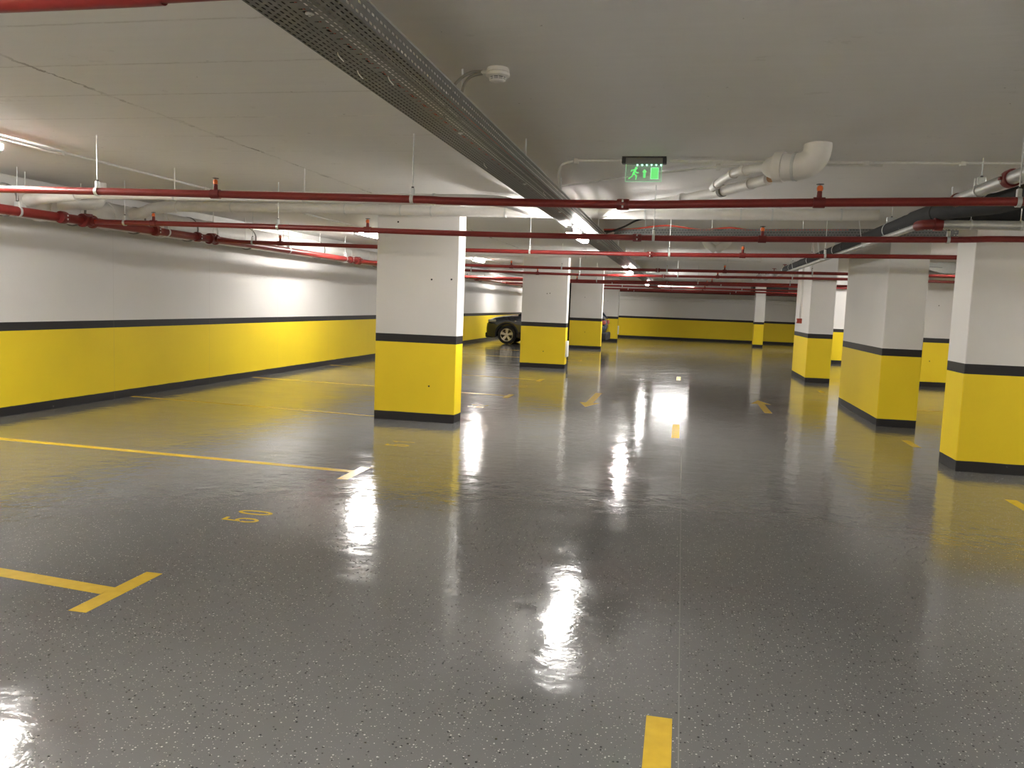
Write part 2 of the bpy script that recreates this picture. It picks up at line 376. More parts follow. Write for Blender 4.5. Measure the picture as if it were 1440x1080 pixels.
# ------------------------------------------------------------------ columns
def column(label, x0, x1, y0, y1, holes=()):
    cx, cy = (x0 + x1) / 2, (y0 + y1) / 2
    t = thing('concrete_column', label, 'column', (cx, cy, 0), 'yellow banded columns')
    obj('shaft', MB().bbox(x0, x1, y0, y1, -0.004, CEIL - 0.001, 0.006, 1), 'column', t)
    for hx, hz in holes:
        obj('bolt_hole', MB().lathe((hx, y0 + 0.002, hz), (0, -1, 0), [(0, 0.012), (0.004, 0.012), (0.004, 0.007)], 10), 'hole', t)
    return t
column('wide white and yellow column nearest on the left, its right side glaring bright', -3.947, -2.841, 10.22, 10.54, [(-3.196, 1.861), (-3.195, 0.474), (-3.668, 2.588), (-2.93, 1.87)])
column('white and yellow column on the left standing just in front of the dark car', -3.95, -2.81, 20.22, 20.55, [(-3.32, 1.86), (-3.25, 1.87), (-3.36, 0.42)])
column('white and yellow column on the left hiding the middle of the dark car', -4.08, -2.9, 30.27, 30.6, [(-3.55, 1.9), (-3.5, 0.62)])
column('farthest column on the left, just past the tail of the dark car', -4.05, -2.9, 38.1, 38.45, [(-3.4, 1.85)])
column('big pale column cut off by the right edge of the photo', 2.92, 4.02, 9.32, 9.9)
column('long pier on the right with a deep left side and scuffed black base', 2.866, 3.405, 12.71, 15.70)
column('lit column on the right carrying the red call point and two conduits', 2.89, 3.438, 20.08, 22.46)
column('slim bright column far off in front of the back wall', 3.22, 3.65, 38.75, 39.3)
column('half hidden column seen in the gap behind the long pier', 4.55, 5.6, 28.4, 29.0)
column('brightly lit column seen between the long pier and the big column at right', 5.25, 6.5, 20.7, 21.25, [(5.82, 1.9), (5.72, 0.6)])

def plate(label, y0, y1, z0, z1, x):
    t = obj('corner_plate', MB().bbox(x - 0.002, x + 0.05, y0, y1, z0, z1, 0.008), 'guard', origin=(x, y0, z0)); tag(t, label, 'plate', 'white plates on columns')
plate('white plate on the right side of the column in front of the car', 20.24, 20.52, 0.30, 0.70, -2.81)
plate('white plate on the right side of the farthest left column', 38.15, 38.42, 0.33, 0.72, -2.9)

o = obj('downpipe', MB().tube([(-4.15, 30.42, 0), (-4.15, 30.42, 2.42)], 0.055, 14), 'foam', origin=(-4.15, 30.42, 0))
tag(o, 'thin black downpipe against the left edge of the column hiding the car', 'pipe')

# ------------------------------------------------------------------ floor markings
T0, T1 = 0.0, 0.0012
def paint(name, label, mb, loc, group=None): return tag(obj(name, mb, 'yellow', origin=loc, smooth=0), label, 'floor marking', group)
def tline(label, xa, ya, xb, yb, w, bar, bx=-2.85):
    mb = MB().strip([(xa, ya), (xb, yb)], w, T0, T1)
    if bar: mb.box(bx - .05, bx + .05, bar[0], bar[1], T0, T1 + .0003)
    paint('stall_line', label, mb, (bx, yb, 0), 'yellow stall lines')
tline('nearest yellow stall line ending in a T, cut by the left edge', XL + .01, 4.22, -2.9, 3.70, 0.105, (3.41, 4.02))
tline('yellow stall line ending in a T beside the painted number 50', XL + .01, 7.20, -2.88, 6.98, 0.095, (6.64, 7.21))
tline('yellow stall line running from the left wall to the nearest left column', XL + .01, 10.76, -3.95, 10.41, 0.085, None)
tline('yellow stall line with a T tip seen just right of the nearest left column', XL + .01, 14.28, -2.9, 13.74, 0.085, (13.42, 13.98))
tline('faint far yellow stall line reaching the front of the column by the car', XL + .01, 17.80, -2.9, 16.92, 0.085, (16.62, 17.22))
tline('far yellow stall line beside the nose of the dark car', XL + .01, 27.6, -2.9, 26.9, 0.09, (26.6, 27.2))
tline('yellow stall line behind the column that stands before the car', XL + .01, 24.1, -2.9, 23.6, 0.09, (23.3, 23.9))
tline('thin yellow stall line glimpsed between the long pier and the big right column', 3.45, 15.2, XR - .01, 15.55, 0.085, None, 3.45)
def bar(label, x, y0, y1): paint('stall_tick', label, MB().box(x - .05, x + .05, y0, y1, T0, T1), (x, y0, 0), 'short yellow ticks on the right')
bar('short yellow tick on the floor before the long right pier', 2.945, 10.85, 11.4)
bar('short yellow tick at the right edge, left of the big column foot', 2.985, 7.5, 8.0)
bar('small yellow tick by the foot of the column with the call point', 2.91, 17.6, 18.15)
def dash(label, y0, y1): paint('lane_dash', label, MB().box(-.05, .05, y0, y1, T0, T1), (0, y0, 0), 'yellow lane dashes')
dash('nearest yellow lane dash at the bottom edge of the photo', 1.9, 3.138)
dash('second yellow lane dash on the glossy lane, between the two arrows', 10.28, 11.51)
dash('far small yellow lane dash beyond the arrows', 18.7, 19.75)
dash('last yellow lane dash at the foot of the back wall', 40.4, 41.6)
def arrow(label, x, tip, tail):
    s = 1 if tip > tail else -1
    mb = MB().prism([(x - .17, tip - s * .62), (x + .17, tip - s * .62), (x, tip)][::s], T0, T1)
    mb.box(x - .06, x + .06, min(tail, tip - s * .62), max(tail, tip - s * .62), T0, T1)
    paint('lane_arrow', label, mb, (x, tail, 0), 'yellow lane arrows')
arrow('yellow lane arrow on the left half of the lane pointing towards the viewer', -1.425, 12.85, 15.05)
arrow('yellow lane arrow on the right half of the lane pointing away', 1.43, 15.4, 13.5)
def digit(ch):
    """polyline strokes, x to the right, y up, height 1"""
    if ch == '0':
        return [([(0.27 + 0.27 * math.sin(a) * 1, 0.5 + 0.5 * math.cos(a)) for a in [2 * PI * i / 28 for i in range(28)]], True)]
    if ch == '1': return [([(0.08, 0.8), (0.3, 1.0), (0.3, 0.0)], False)]
    if ch == '5':
        arc = [(0.25 + 0.27 * math.cos(a), 0.31 + 0.31 * math.sin(a)) for a in [math.radians(130 - i * 15) for i in range(23)]]
        return [([(0.5, 1.0), (0.1, 1.0), (0.04, 0.52)] + arc, False)]
    if ch == '2':
        arc = [(0.26 + 0.25 * math.cos(a), 0.73 + 0.27 * math.sin(a)) for a in [math.radians(165 - i * 15) for i in range(14)]]
        return [(arc + [(0.0, 0.0), (0.54, 0.0)], False)]
    if ch == '3':
        a1 = [(0.25 + 0.24 * math.cos(a), 0.75 + 0.25 * math.sin(a)) for a in [math.radians(160 - i * 15) for i in range(17)]]
        a2 = [(0.25 + 0.28 * math.cos(a), 0.27 + 0.27 * math.sin(a)) for a in [math.radians(80 - i * 15) for i in range(17)]]
        return [(a1 + a2, False)]
def number(txt, label, xtop, xbot, y0, adv):
    h = xbot - xtop; wy = 0.9 * h
    t = thing('stall_number', label, 'floor marking', (xbot, y0, 0), 'painted stall numbers')
    for i, ch in enumerate(txt):
        mb = MB()
        for pts, closed in digit(ch):
            P = [(xbot - y * h, y0 + i * adv + x * wy * 0.72) for x, y in pts]
            mb.strip(P, 0.026, T0, T1, closed)
        obj('numeral', mb, 'yellow', t, smooth=0)
number('50', 'yellow number 50 painted on the floor between the two nearest stall lines', -3.10, -2.86, 5.14, 0.20)
number('51', 'yellow number 51 painted on the floor in front of the nearest left column', -3.10, -2.86, 8.40, 0.22)
number('52', 'faint yellow number 52 just right of the nearest left column foot', -3.12, -2.88, 12.0, 0.22)
number('53', 'tiny faint yellow number 53 far along the left stalls', -3.12, -2.88, 15.3, 0.22)

# ------------------------------------------------------------------ sprinkler pipes
def zat(pts, x):
    for a, b in zip(pts, pts[1:]):
        if a.x <= x <= b.x: return a.z + (b.z - a.z) * (x - a.x) / max(1e-6, b.x - a.x)
    return pts[-1].z if x > pts[-1].x else pts[0].z
def hanger(root, x, y, z, r, along, top=CEIL, strap=0.028):
    """drop rod with a pear clamp round the pipe"""
    d = Vector((1, 0, 0)) if along == 'x' else Vector((0, 1, 0)); q = Vector((0, 1, 0)) if along == 'x' else Vector((1, 0, 0))
    c = Vector((x, y, z)); mb = MB(); n = 20; R0 = r + 0.004; R1 = r + 0.009
    prof = []
    for i in range(n + 1):
        a = math.radians(-230 + 280 * i / n + 0)
        prof.append((math.cos(a), math.sin(a)))
    # loop round the pipe, open at top and drawn up into a block
    vs = []
    for ca, sa in prof:
        for rr in (R0, R1):
            for s in (-strap / 2, strap / 2): vs.append(c + q * (ca * rr) + Vector((0, 0, sa * rr)) + d * s)
    fs = []
    for i in range(n):
        a = i * 4; b = a + 4
        fs += [(a, a + 1, b + 1, b), (a + 2, b + 2, b + 3, a + 3), (a, b, b + 2, a + 2), (a + 1, a + 3, b + 3, b + 1)]
    fs += [(0, 2, 3, 1), (n * 4, n * 4 + 1, n * 4 + 3, n * 4 + 2)]
    mb.add(vs, fs)
    sx, sy = (strap / 2, r * 0.62) if along == 'x' else (r * 0.62, strap / 2)
    mb.bbox(x - sx, x + sx, y - sy, y + sy, z + r * 0.8, z + r + 0.055, 0.004, 1)
    h = obj('pipe_hanger', mb, 'zinc', root)
    obj('rod', MB().cyl((x, y, z + r + 0.05), (x, y, top - .002), 0.0048, 8), 'zinc', h)
    obj('nut', MB().lathe((x, y, z + r + 0.055), (0, 0, 1), [(0, 0.011), (0.012, 0.011)], 6), 'bolt', h)
    return h
def coupling(root, c, axis, r, m='redfit'):
    mb = MB().lathe(c, axis, [(-0.045, r * 1.0), (-0.045, r * 1.28), (-0.03, r * 1.36), (0.03, r * 1.36), (0.045, r * 1.28), (0.045, r * 1.0)], 20)
    c = Vector(c); q = Vector((0, 1, 0)) if abs(Vector(axis).x) > 0.5 else Vector((1, 0, 0))
    for s in (1, -1):
        p = c + q * (s * r * 1.25)
        mb.bbox(p.x - 0.02, p.x + 0.02, p.y - 0.022, p.y + 0.022, p.z - 0.012, p.z + 0.012, 0.004, 1)
    k = obj('coupling', mb, m, root)
    for s in (1, -1):
        p = c + q * (s * r * 1.42); obj('bolt', MB().cyl(p - Vector((0, 0, 0.03)), p + Vector((0, 0, 0.03)), 0.007, 8), 'zinc', k)
def sprinkler(root, x, y, z, r, cap=True):
    mb = MB().lathe((x, y, z), (1, 0, 0), [(-0.04, r), (-0.04, r * 1.25), (0.04, r * 1.25), (0.04, r)], 18)
    mb.lathe((x, y, z), (0, 0, 1), [(0, r * 0.9), (r * 1.25, r * 0.62), (r + 0.035, r * 0.55), (r + 0.035, 0.018), (r + 0.05, 0.016)], 14)
    h = obj('sprinkler_head', mb, 'redfit', root)
    for s in (1, -1):
        obj('frame_arm', MB().tube(spline([(x + s * .010, y, z + r + .045), (x + s * .022, y, z + r + .07), (x + s * .006, y, z + r + .098)], 4), 0.0035, 6), 'zinc', h)
    obj('protective_cap', MB().lathe((x, y, z + r + 0.046), (0, 0, 1), [(0, .008), (.006, .019), (.025, .022), (.04, .017), (.046, .006)], 14), 'orange', h)
    obj('deflector', MB().lathe((x, y, z + r + 0.095), (0, 0, 1), [(0, .008), (.002, .027), (.005, .027), (.008, .006)], 16), 'bolt', h)

def branch(label, y, pts, r, hangers, heads, coups):
    P = spline([(x, y, z) for x, z in pts], 8)
    t = thing('sprinkler_pipe', label, 'pipe', (P[0].x, y, P[0].z), 'red sprinkler pipes crossing the ceiling')
    obj('pipe', MB().tube(P, r, 18), 'red', t)
    for x in hangers: hanger(t, x, y, zat(P, x), r, 'x')
    for x in heads: sprinkler(t, x, y, zat(P, x), r)
    for x in coups: coupling(t, (x, y, zat(P, x)), (1, 0, 0), r)
    return t
MX = -7.2
branch('thick red sprinkler pipe crossing the very top left corner', 2.32, [(XL + .35, 2.50), (-2.1, 2.494), (-1.4, 2.505), (2.1, 2.53)], 0.033, [-3.2, 1.5], [], [])
branch('nearest full red sprinkler pipe with orange capped heads, crossing the whole photo', 6.3, [(MX, 2.440), (-6, 2.434), (-5, 2.424), (-3.87, 2.411), (-2.15, 2.388), (-1.8, 2.378), (-.48, 2.367), (.16, 2.380), (.92, 2.397), (1.62, 2.410), (2.25, 2.420), (4.5, 2.44), (8.5, 2.45)], 0.031, [-4.995, -2.147, 2.215, 5.2], [-3.871, .916, 4.9], [-.484])
branch('second red sprinkler pipe, joined to the main by the left wall with a cross fitting', 8.95, [(MX, 2.409), (-6.9, 2.402), (-4.69, 2.383), (-2.4, 2.348), (-.56, 2.343), (.25, 2.345), (2.53, 2.384), (3.23, 2.402), (6, 2.41), (9, 2.41)], 0.031, [-6.72, -4.69, -.347, 2.545], [-6.326, -3.578, .767], [-.519])
branch('third red sprinkler pipe, passing just behind the nearest left column', 11.6, [(MX, 2.409), (-6.7, 2.378), (-4.52, 2.351), (-3.12, 2.334), (-1.2, 2.334), (.34, 2.346), (3.43, 2.392), (8, 2.40)], 0.029, [-6.5, -3.9, -2.18, -.224, 1.81], [-6.042, .752], [-.485])
branch('red sprinkler pipe crossing before the second left column, upper of the pair', 17.4, [(MX, 2.39), (-4.7, 2.378), (-2.4, 2.372), (-.62, 2.384), (2.87, 2.412), (8, 2.43)], 0.031, [-5.4, -2.563, -.363, 2.499], [-3.662, .796], [-.55])
branch('red sprinkler pipe crossing before the second left column, lower of the pair', 19.9, [(MX, 2.38), (-5.3, 2.364), (-2.7, 2.338), (-.7, 2.358), (3.3, 2.41), (8, 2.42)], 0.031, [-5.2, -2.491, -.158, 2.429], [-3.525, .759], [-.488])
branch('red sprinkler pipe just beyond the second left column, crossing before the third', 25.0, [(MX, 2.36), (-3.4, 2.352), (-.88, 2.375), (3.2, 2.419), (8, 2.43)], 0.034, [-2.6, .4, 3.0], [-3.2, .8], [-.5])
branch('red sprinkler pipe in front of the third left column, above the dark car', 28.2, [(MX, 2.40), (-3.8, 2.39), (-1, 2.42), (3.6, 2.46), (8, 2.46)], 0.034, [-2.4, 1.2], [.75], [-.5])
branch('distant red sprinkler pipe above the third left column, among the far cluster', 33.0, [(MX, 2.40), (-1, 2.43), (8, 2.46)], 0.036, [-2.4, 2.2], [.8], [-.5])
branch('farther red sprinkler pipe crossing just before the farthest left column', 36.6, [(MX, 2.37), (-1, 2.40), (8, 2.45)], 0.036, [-2.4, 2.2], [.8], [-.5])
branch('last red sprinkler pipe, nearest to the back wall', 41.0, [(MX, 2.39), (-1, 2.42), (8, 2.45)], 0.036, [-2.4, 2.2], [.8], [])
# the main they branch from
t = thing('sprinkler_main', 'thick red main pipe running away along the left wall with flanged fittings', 'pipe', (MX, -1, 2.41))
MR = 0.054
main_pts = [(-7.34, -1, 2.412), (-7.34, 5.5, 2.412), (-7.32, 8.0, 2.412), (-7.24, 9.2, 2.41), (-7.18, 12.0, 2.408), (-7.18, 18.4, 2.408), (-7.2, 42, 2.41)]
def mx(y): return -7.24 if y < 9.3 else -7.18
obj('pipe', MB().tube(main_pts, MR, 20), 'red', t)
for y in (8.53, 11.2, 17.0, 10.2):
    x = mx(y)
    coupling(t, (x, y, 2.409), (0, 1, 0), MR)
for y in (8.95, 11.6, 17.4, 19.9, 25.0, 28.2):
    x = mx(y)
    mb = MB().lathe((x, y, 2.409), (0, 1, 0), [(-.10, MR), (-.10, MR * 1.5), (-.07, MR * 1.5), (-.06, MR * 1.2), (.06, MR * 1.2), (.07, MR * 1.5), (.10, MR * 1.5), (.10, MR)], 20)
    mb.lathe((x, y, 2.409), (1, 0, 0), [(0, .04), (.07, .042), (.07, .05), (.11, .05), (.11, .035)], 16)
    mb.lathe((x, y, 2.409), (0, 0, 1), [(0, .05), (.06, .05), (.06, .06), (.085, .06)], 16)
    obj('branch_fitting', mb, 'redfit', t)
for y in (4.5, 7.95, 10.45, 14.1, 16.7, 22.5, 27, 32, 37):
    hanger(t, -7.34 if y < 6 else (-7.32 if y < 8.2 else -7.18), y, 2.41, MR, 'y')

# ------------------------------------------------------------------ white drain pipes
def ring(mb, c, axis, r, w=0.03, g=0.008): mb.lathe(c, axis, [(-w / 2, r), (-w / 2, r + g), (w / 2, r + g), (w / 2, r)], 24)
t = thing('drain_main', 'fat white painted drain pipe along the top of the left wall behind the red main', 'pipe', (-7.74, -2, 2.56))
obj('pipe', MB().tube([(-7.74, -2, 2.56), (-7.74, 43.3, 2.60)], 0.18, 28), 'whitepipe', t)
for i, y in enumerate([3.2, 5.0, 6.3, 7.4, 8.2, 8.75, 9.3, 9.9, 10.5, 11.1, 11.8, 12.4, 13.6, 15, 16.5, 18, 20, 22.5, 25, 28, 31, 34]):
    mb = MB(); ring(mb, (-7.74, y, 2.567), (0, 1, 0), 0.18, 0.07 if i % 2 else 0.025, 0.014)
    obj('socket_ring', mb, 'whitepipe' if i % 2 else 'joint', t)
for y in (7.7, 8.3, 9.2, 10.9, 12.2, 13.2, 14.6, 15.4, 16.2, 19, 23):
    mb = MB().cyl((-7.535, y, 2.5), (-7.535, y, CEIL), 0.006, 8)
    obj('drop_rod', mb, 'conduit', t)
def white_branch(label, pts, r, rings, rods, elbow=True):
    P = [Vector(p) for p in pts]
    t = thing('drain_branch', label, 'pipe', P[0][:], 'white drain branches')
    obj('pipe', MB().tube(spline(P, 6), r, 22), 'whitepipe', t)
    S_ = spline(P, 6)
    for x in rings:
        k = min(range(len(S_)), key=lambda i: abs(S_[i].x - x)); mb = MB(); ring(mb, (x, S_[k].y, zat([s for s in S_ if True], x) if S_[0].x < S_[-1].x else S_[k].z), (1, 0, 0), r, 0.02, 0.006)
        obj('clamp_ring', mb, 'zinc', t)
    for x in rods:
        k = min(range(len(S_)), key=lambda i: abs(S_[i].x - x))
        obj('drop_rod', MB().cyl((x, S_[k].y, S_[k].z + r), (x, S_[k].y, CEIL), 0.005, 8), 'conduit', t)
    return t
t = white_branch('slim white pipe hugging the underside behind the nearest red pipe, from an elbow at left', [(-6.95, 8.0, 2.60), (-6.3, 8.0, 2.618), (-4.5, 8.0, 2.612), (-2.9, 8.0, 2.602), (-2.1, 8.0, 2.60)], 0.055, [-5.4, -3.9, -2.5], [-5.4, -3.9])
obj('elbow', MB().tube(spline([(-7.42, 8.22, 2.57), (-7.2, 8.12, 2.575), (-7.02, 8.03, 2.585), (-6.8, 8.0, 2.60), (-6.6, 8.0, 2.612)], 5), 0.072, 20), 'whitepipe', t)
obj('return_bend', MB().tube(spline([(-2.12, 8.0, 2.60), (-1.95, 8.03, 2.60), (-1.84, 8.15, 2.605), (-1.80, 8.4, 2.62), (-1.80, 9.2, 2.66), (-1.80, 9.96, 2.70)], 5), 0.056, 18), 'whitepipe', t)
t = white_branch('wide white drain pipe crossing the ceiling in front of the nearest left column', [(-7.0, 10.0, 2.71), (-5.5, 10.0, 2.722), (-3.4, 10.0, 2.712), (-1.7, 10.0, 2.709), (.2, 10.0, 2.714), (1.2, 10.0, 2.722), (2.1, 10.0, 2.735)], 0.064, [-5.9, -4.3, -3.55, -3.15, -2.2, -.5, .6, .95, 1.7], [-5.9, -4.3, -3.55, -2.2, -.1, 1.05])
obj('elbow', MB().tube(spline([(-7.5, 10.15, 2.62), (-7.3, 10.1, 2.64), (-7.12, 10.02, 2.68), (-6.9, 10.0, 2.71), (-6.7, 10, 2.714)], 5), 0.078, 20), 'whitepipe', t)
t = white_branch('white drain pipe crossing behind the second left column', [(-7.0, 18.6, 2.73), (-3, 18.6, 2.72), (1.6, 18.6, 2.73)], 0.064, [-5, -2.2, -.6, .9], [-4.6, -2.2, -.9, .6])
t = white_branch('short white stub elbow leaving the fat drain pipe by the left wall', [(-7.45, 8.72, 2.58), (-7.3, 8.78, 2.585), (-7.14, 8.86, 2.60), (-7.1, 9.0, 2.66), (-7.1, 9.02, 2.88)], 0.062, [], [])

# vent elbow with its run
t = thing('vent_elbow', 'large white pipe elbow dropping from the ceiling right of the exit sign', 'pipe', (0.94, 6.75, CEIL))
el = [(0.945, 6.76, CEIL - .002), (0.945, 6.76, 2.86), (0.93, 6.77, 2.80), (0.88, 6.79, 2.752), (0.80, 6.82, 2.735), (0.69, 6.87, 2.74)]
obj('elbow', MB().tube(spline(el, 5), 0.105, 28), 'whitepipe', t)
mb = MB(); ax = Vector((-.9, .4, .05))
mb.lathe((0.70, 6.865, 2.74), ax, [(-.02, .107), (-.02, .118), (.05, .118), (.05, .10), (.11, .072), (.14, .05)], 26)
obj('reducer', mb, 'whitepipe', t)
mb = MB(); mb.lathe((0.80, 6.82, 2.736), ax, [(-.01, .106), (-.01, .112), (.012, .112), (.012, .106)], 26)
obj('strap', mb, 'zinc', t)
obj('run', MB().tube(spline([(0.60, 6.92, 2.75), (0.5, 7.12, 2.765), (0.40, 7.30, 2.775), (0.30, 7.75, 2.78), (0.22, 8.25, 2.77)], 5), 0.036, 16), 'whitepipe', t)
for p, d in (((0.44, 7.22, 2.771), (-.5, .9, 0)), ((0.36, 7.45, 2.777), (-.25, 1, 0)), ((0.25, 8.05, 2.776), (-.2, 1, 0))):
    mb = MB(); ring(mb, p, d, 0.036, 0.06, 0.010); obj('socket_ring', mb, 'whitepipe', t)
t = thing('drain_branch', 'white drain pipe slanting along the ceiling below the vent elbow, open end at right', 'pipe', (0.68, 7.72, 2.77), 'white drain branches')
run = [(0.68, 7.70, 2.775), (0.44, 8.2, 2.772), (0.21, 8.6, 2.765), (-.3, 9.25, 2.75), (-.72, 9.62, 2.735), (-1.02, 9.95, 2.71)]
obj('pipe', MB().tube(spline(run, 5), 0.05, 20), 'whitepipe', t)
obj('end_cap', MB().lathe((0.69, 7.675, 2.776), (.4, -.9, 0), [(0, .034), (.012, .034)], 16), 'capcol', t)
for i in (0, 1, 2):
    a = Vector(run[i]); d = Vector(run[i + 1]) - a; mb = MB(); ring(mb, a + d * .55, d, 0.05, 0.045, 0.009); obj('socket_ring', mb, 'joint' if i == 1 else 'whitepipe', t)

# ------------------------------------------------------------------ conduits
def conduit(label, runs, r=0.011, clips=(), m='conduit'):
    t = thing('cable_conduit', label, 'conduit', runs[0][0], 'white conduits on the ceiling')
    for run in runs: obj('tube', MB().tube(spline(run, 4) if len(run) > 2 else run, r, 10), m, t)
    for (x, y, z) in clips: obj('clip', MB().bbox(x - .02, x + .02, y - .02, y + .02, z - .018, CEIL - .002, .003, 1), 'conduit', t)
    return t
conduit('pair of white conduits on the ceiling feeding the left row of lamps', [[(-5.93, -1, 2.882), (-5.93, 40, 2.882)], [(-5.97, -1, 2.866), (-5.97, 7.0, 2.866)]], 0.013, [(-5.94, 7.0, 2.87), (-5.93, 9.4, 2.88), (-5.93, 12.2, 2.88)])
conduit('white conduit crossing the ceiling right of the exit sign towards the right edge', [[(-.18, 7.45, 2.884), (5.5, 7.6, 2.884)]], 0.011, [(1.45, 7.5, 2.88), (2.2, 7.52, 2.88)])
conduit('white conduit between the cable tray and the exit sign, with a curled end', [[(-.60, 7.40, 2.882), (-1.02, 7.40, 2.882)], [(-1.02, 7.40, 2.875), (-1.14, 7.5, 2.86), (-1.2, 7.7, 2.80), (-1.21, 7.85, 2.70), (-1.22, 7.9, 2.62)]], 0.012, [(-1.0, 7.4, 2.87)])
conduit('thin white conduit slanting over the ceiling behind the exit sign', [[(-1.36, 8.92, 2.872), (.24, 7.66, 2.872), (1.6, 7.62, 2.88)]], 0.011, [(.24, 7.66, 2.86)])
conduit('two thin white conduits across the upper back wall', [[(-3.4, YF - .03, 2.18), (7, YF - .03, 2.18)], [(-3.4, YF - .03, 2.02), (7, YF - .03, 2.02)]], 0.022)

# ------------------------------------------------------------------ cable trays
def sheet(pts, y0, y1, axis, th=0.0015):
    """open sheet profile swept along an axis; uv = metres along and across"""
    vs = []; fs = []; uvs = []
    s = 0; S_ = [0]
    for a, b in zip(pts, pts[1:]): s += math.dist(a, b); S_.append(s)
    for k, yy in enumerate((y0, y1)):
        for p in pts: vs.append((p[0], yy, p[1]) if axis == 'y' else (yy, p[0], p[1]))
    n = len(pts)
    for i in range(n - 1): fs.append((i, i + 1, n + i + 1, n + i)); uvs.append([(y0, S_[i]), (y0, S_[i + 1]), (y1, S_[i + 1]), (y1, S_[i])])
    return vs, fs, uvs
def sheet_obj(name, pts, y0, y1, axis, m, root, dz=None):
    vs, fs, uvs = sheet(pts, y0, y1, axis); o0 = Vector(root['_o'])
    if dz: vs = [(v[0], v[1], v[2] + (dz[1] - dz[0]) * (v[0] - y0) / (y1 - y0)) for v in vs]
    me = bpy.data.meshes.new(name); me.from_pydata([(Vector(v) - o0)[:] for v in vs], [], fs)
    uv = me.uv_layers.new(name='UVMap')
    k = 0
    for f, u in zip(me.polygons, uvs):
        for li, c in zip(f.loop_indices, u): uv.data[li].uv = c
    me.materials.append(M[m]); o = bpy.data.objects.new(name, me); COL.objects.link(o); o.parent = root; o['_o'] = tuple(o0); return o
TX0, TX1, TZ, TH = -1.465, -1.14, 2.55, 0.085
tray = thing('cable_tray', 'long grey perforated cable tray hung under the ceiling, running away down the lane', 'cable tray', ((TX0 + TX1) / 2, 1, TZ))
sheet_obj('base_sheet', [(TX0, TZ), (TX1, TZ)], 0.8, 42.5, 'y', 'tray_b', tray)
for xs, n in ((TX0, 1), (TX1, -1)):
    sheet_obj('side_flange', [(xs, TZ), (xs, TZ + TH)], 0.8, 42.5, 'y', 'tray_s', tray)
    obj('lip', MB().tube([(xs, 0.8, TZ + TH), (xs, 42.5, TZ + TH)], 0.004, 6), 'galv', tray)
for i in range(20):
    y = 2.67 + 1.93 * i
    k = obj('support_rod', MB().cyl((-1.29, y, TZ - .012), (-1.29, y, CEIL), 0.005, 8), 'zinc', tray)
    obj('washer', MB().lathe((-1.29, y, TZ - .008), (0, 0, 1), [(0, .008), (.003, .016), (.007, .016)], 10), 'zinc', k)
for y, x in ((3.1, -1.38), (3.35, -1.40), (3.45, -1.30), (5.6, -1.40), (7.0, -1.22)):
    obj('cable_tie', MB().tube(spline([(x, y, TZ + .02), (x + .005, y, TZ - .01), (x + .02, y + .02, TZ - .03)], 3), 0.0025, 6), 'conduit', tray)
def cable(label, pts, r, m): return tag(obj('cable', MB().tube(spline(pts, 5), r, 8), m, origin=pts[0]), label, 'cable', 'loose cables in the trays')
long_cables = ((-1.452, 'cable_k', .011, 'black cable along the left edge of the long tray'), (-1.428, 'cable_k', .012, 'second black cable from the left edge of the long tray'), (-1.402, 'cable_k', .012, 'third black cable from the left edge of the long tray'),
    (-1.376, 'cable_k', .012, 'fourth black cable from the left edge of the long tray'), (-1.350, 'cable_k', .012, 'fifth black cable from the left edge of the long tray'), (-1.326, 'cable_k', .010, 'black cable along the middle of the long tray, by the red one'),
    (-1.307, 'cable_r', .005, 'thin red cable along the middle of the long tray'), (-1.250, 'cable_w', .008, 'white cable lying in the right half of the long tray'), (-1.228, 'cable_k', .008, 'black cable beside the white one in the long tray'),
    (-1.196, 'cable_k', .009, 'black cable between the white cable and the right side of the long tray'), (-1.178, 'cable_k', .010, 'black cable by the right side of the long tray'), (-1.156, 'cable_r', .006, 'thin red cable by the right side of the long tray'))
for i, (x, m, r, lab) in enumerate(long_cables):
    cable(lab, [(x + random.uniform(-.004, .004), 0.9 + 1.9 * k, TZ + r + .002 + (0.006 if k % 2 else 0)) for k in range(22)], r, m)
t2 = thing('cable_tray', 'perforated cable tray branching right across the lane behind the second red pipe', 'cable tray', (-1.05, 12.3, 2.64))
ZA, ZB = 2.625, 2.715
dz = (0, ZB - ZA)
sheet_obj('base_sheet', [(12.22, ZA), (12.42, ZA)], -1.05, 3.6, 'x', 'tray_s', t2, dz)
for yy in (12.22, 12.42): sheet_obj('side_flange', [(yy, ZA), (yy, ZA + .105)], -1.05, 3.6, 'x', 'tray_s', t2, dz)
for x in (-.6, .35, 1.6, 2.7): obj('support_rod', MB().cyl((x, 12.32, ZA), (x, 12.32, CEIL), .005, 8), 'zinc', t2)
cable('red cable looping above the branch tray near the long tray', [(-1.2, 12.2, 2.72), (-.8, 12.27, 2.74), (-.3, 12.28, 2.80), (.2, 12.27, 2.75), (.6, 12.28, 2.785), (1.0, 12.27, 2.755), (2.2, 12.27, 2.785)], .012, 'cable_r')
cable('black cable sagging over the edge of the branch tray', [(-1.2, 12.26, 2.70), (-.7, 12.36, 2.735), (.1, 12.37, 2.75), (.9, 12.36, 2.748), (2.0, 12.38, 2.775), (3.3, 12.36, 2.83)], .014, 'cable_k')
cable('thick black cable bundle lying along the branch tray', [(-1.0, 12.262, 2.662), (.5, 12.262, 2.691), (2.0, 12.262, 2.720), (3.5, 12.262, 2.749)], .034, 'cable_k')
cable('second black cable bundle lying along the branch tray', [(-1.0, 12.362, 2.662), (.5, 12.362, 2.691), (2.0, 12.362, 2.720), (3.5, 12.362, 2.749)], .032, 'cable_k')
cable('black cable dropping from the ceiling into the branch tray', [(-.62, 12.25, CEIL - .005), (-.75, 12.2, 2.85), (-.92, 12.2, 2.76), (-1.18, 12.2, 2.66)], .013, 'cable_k')

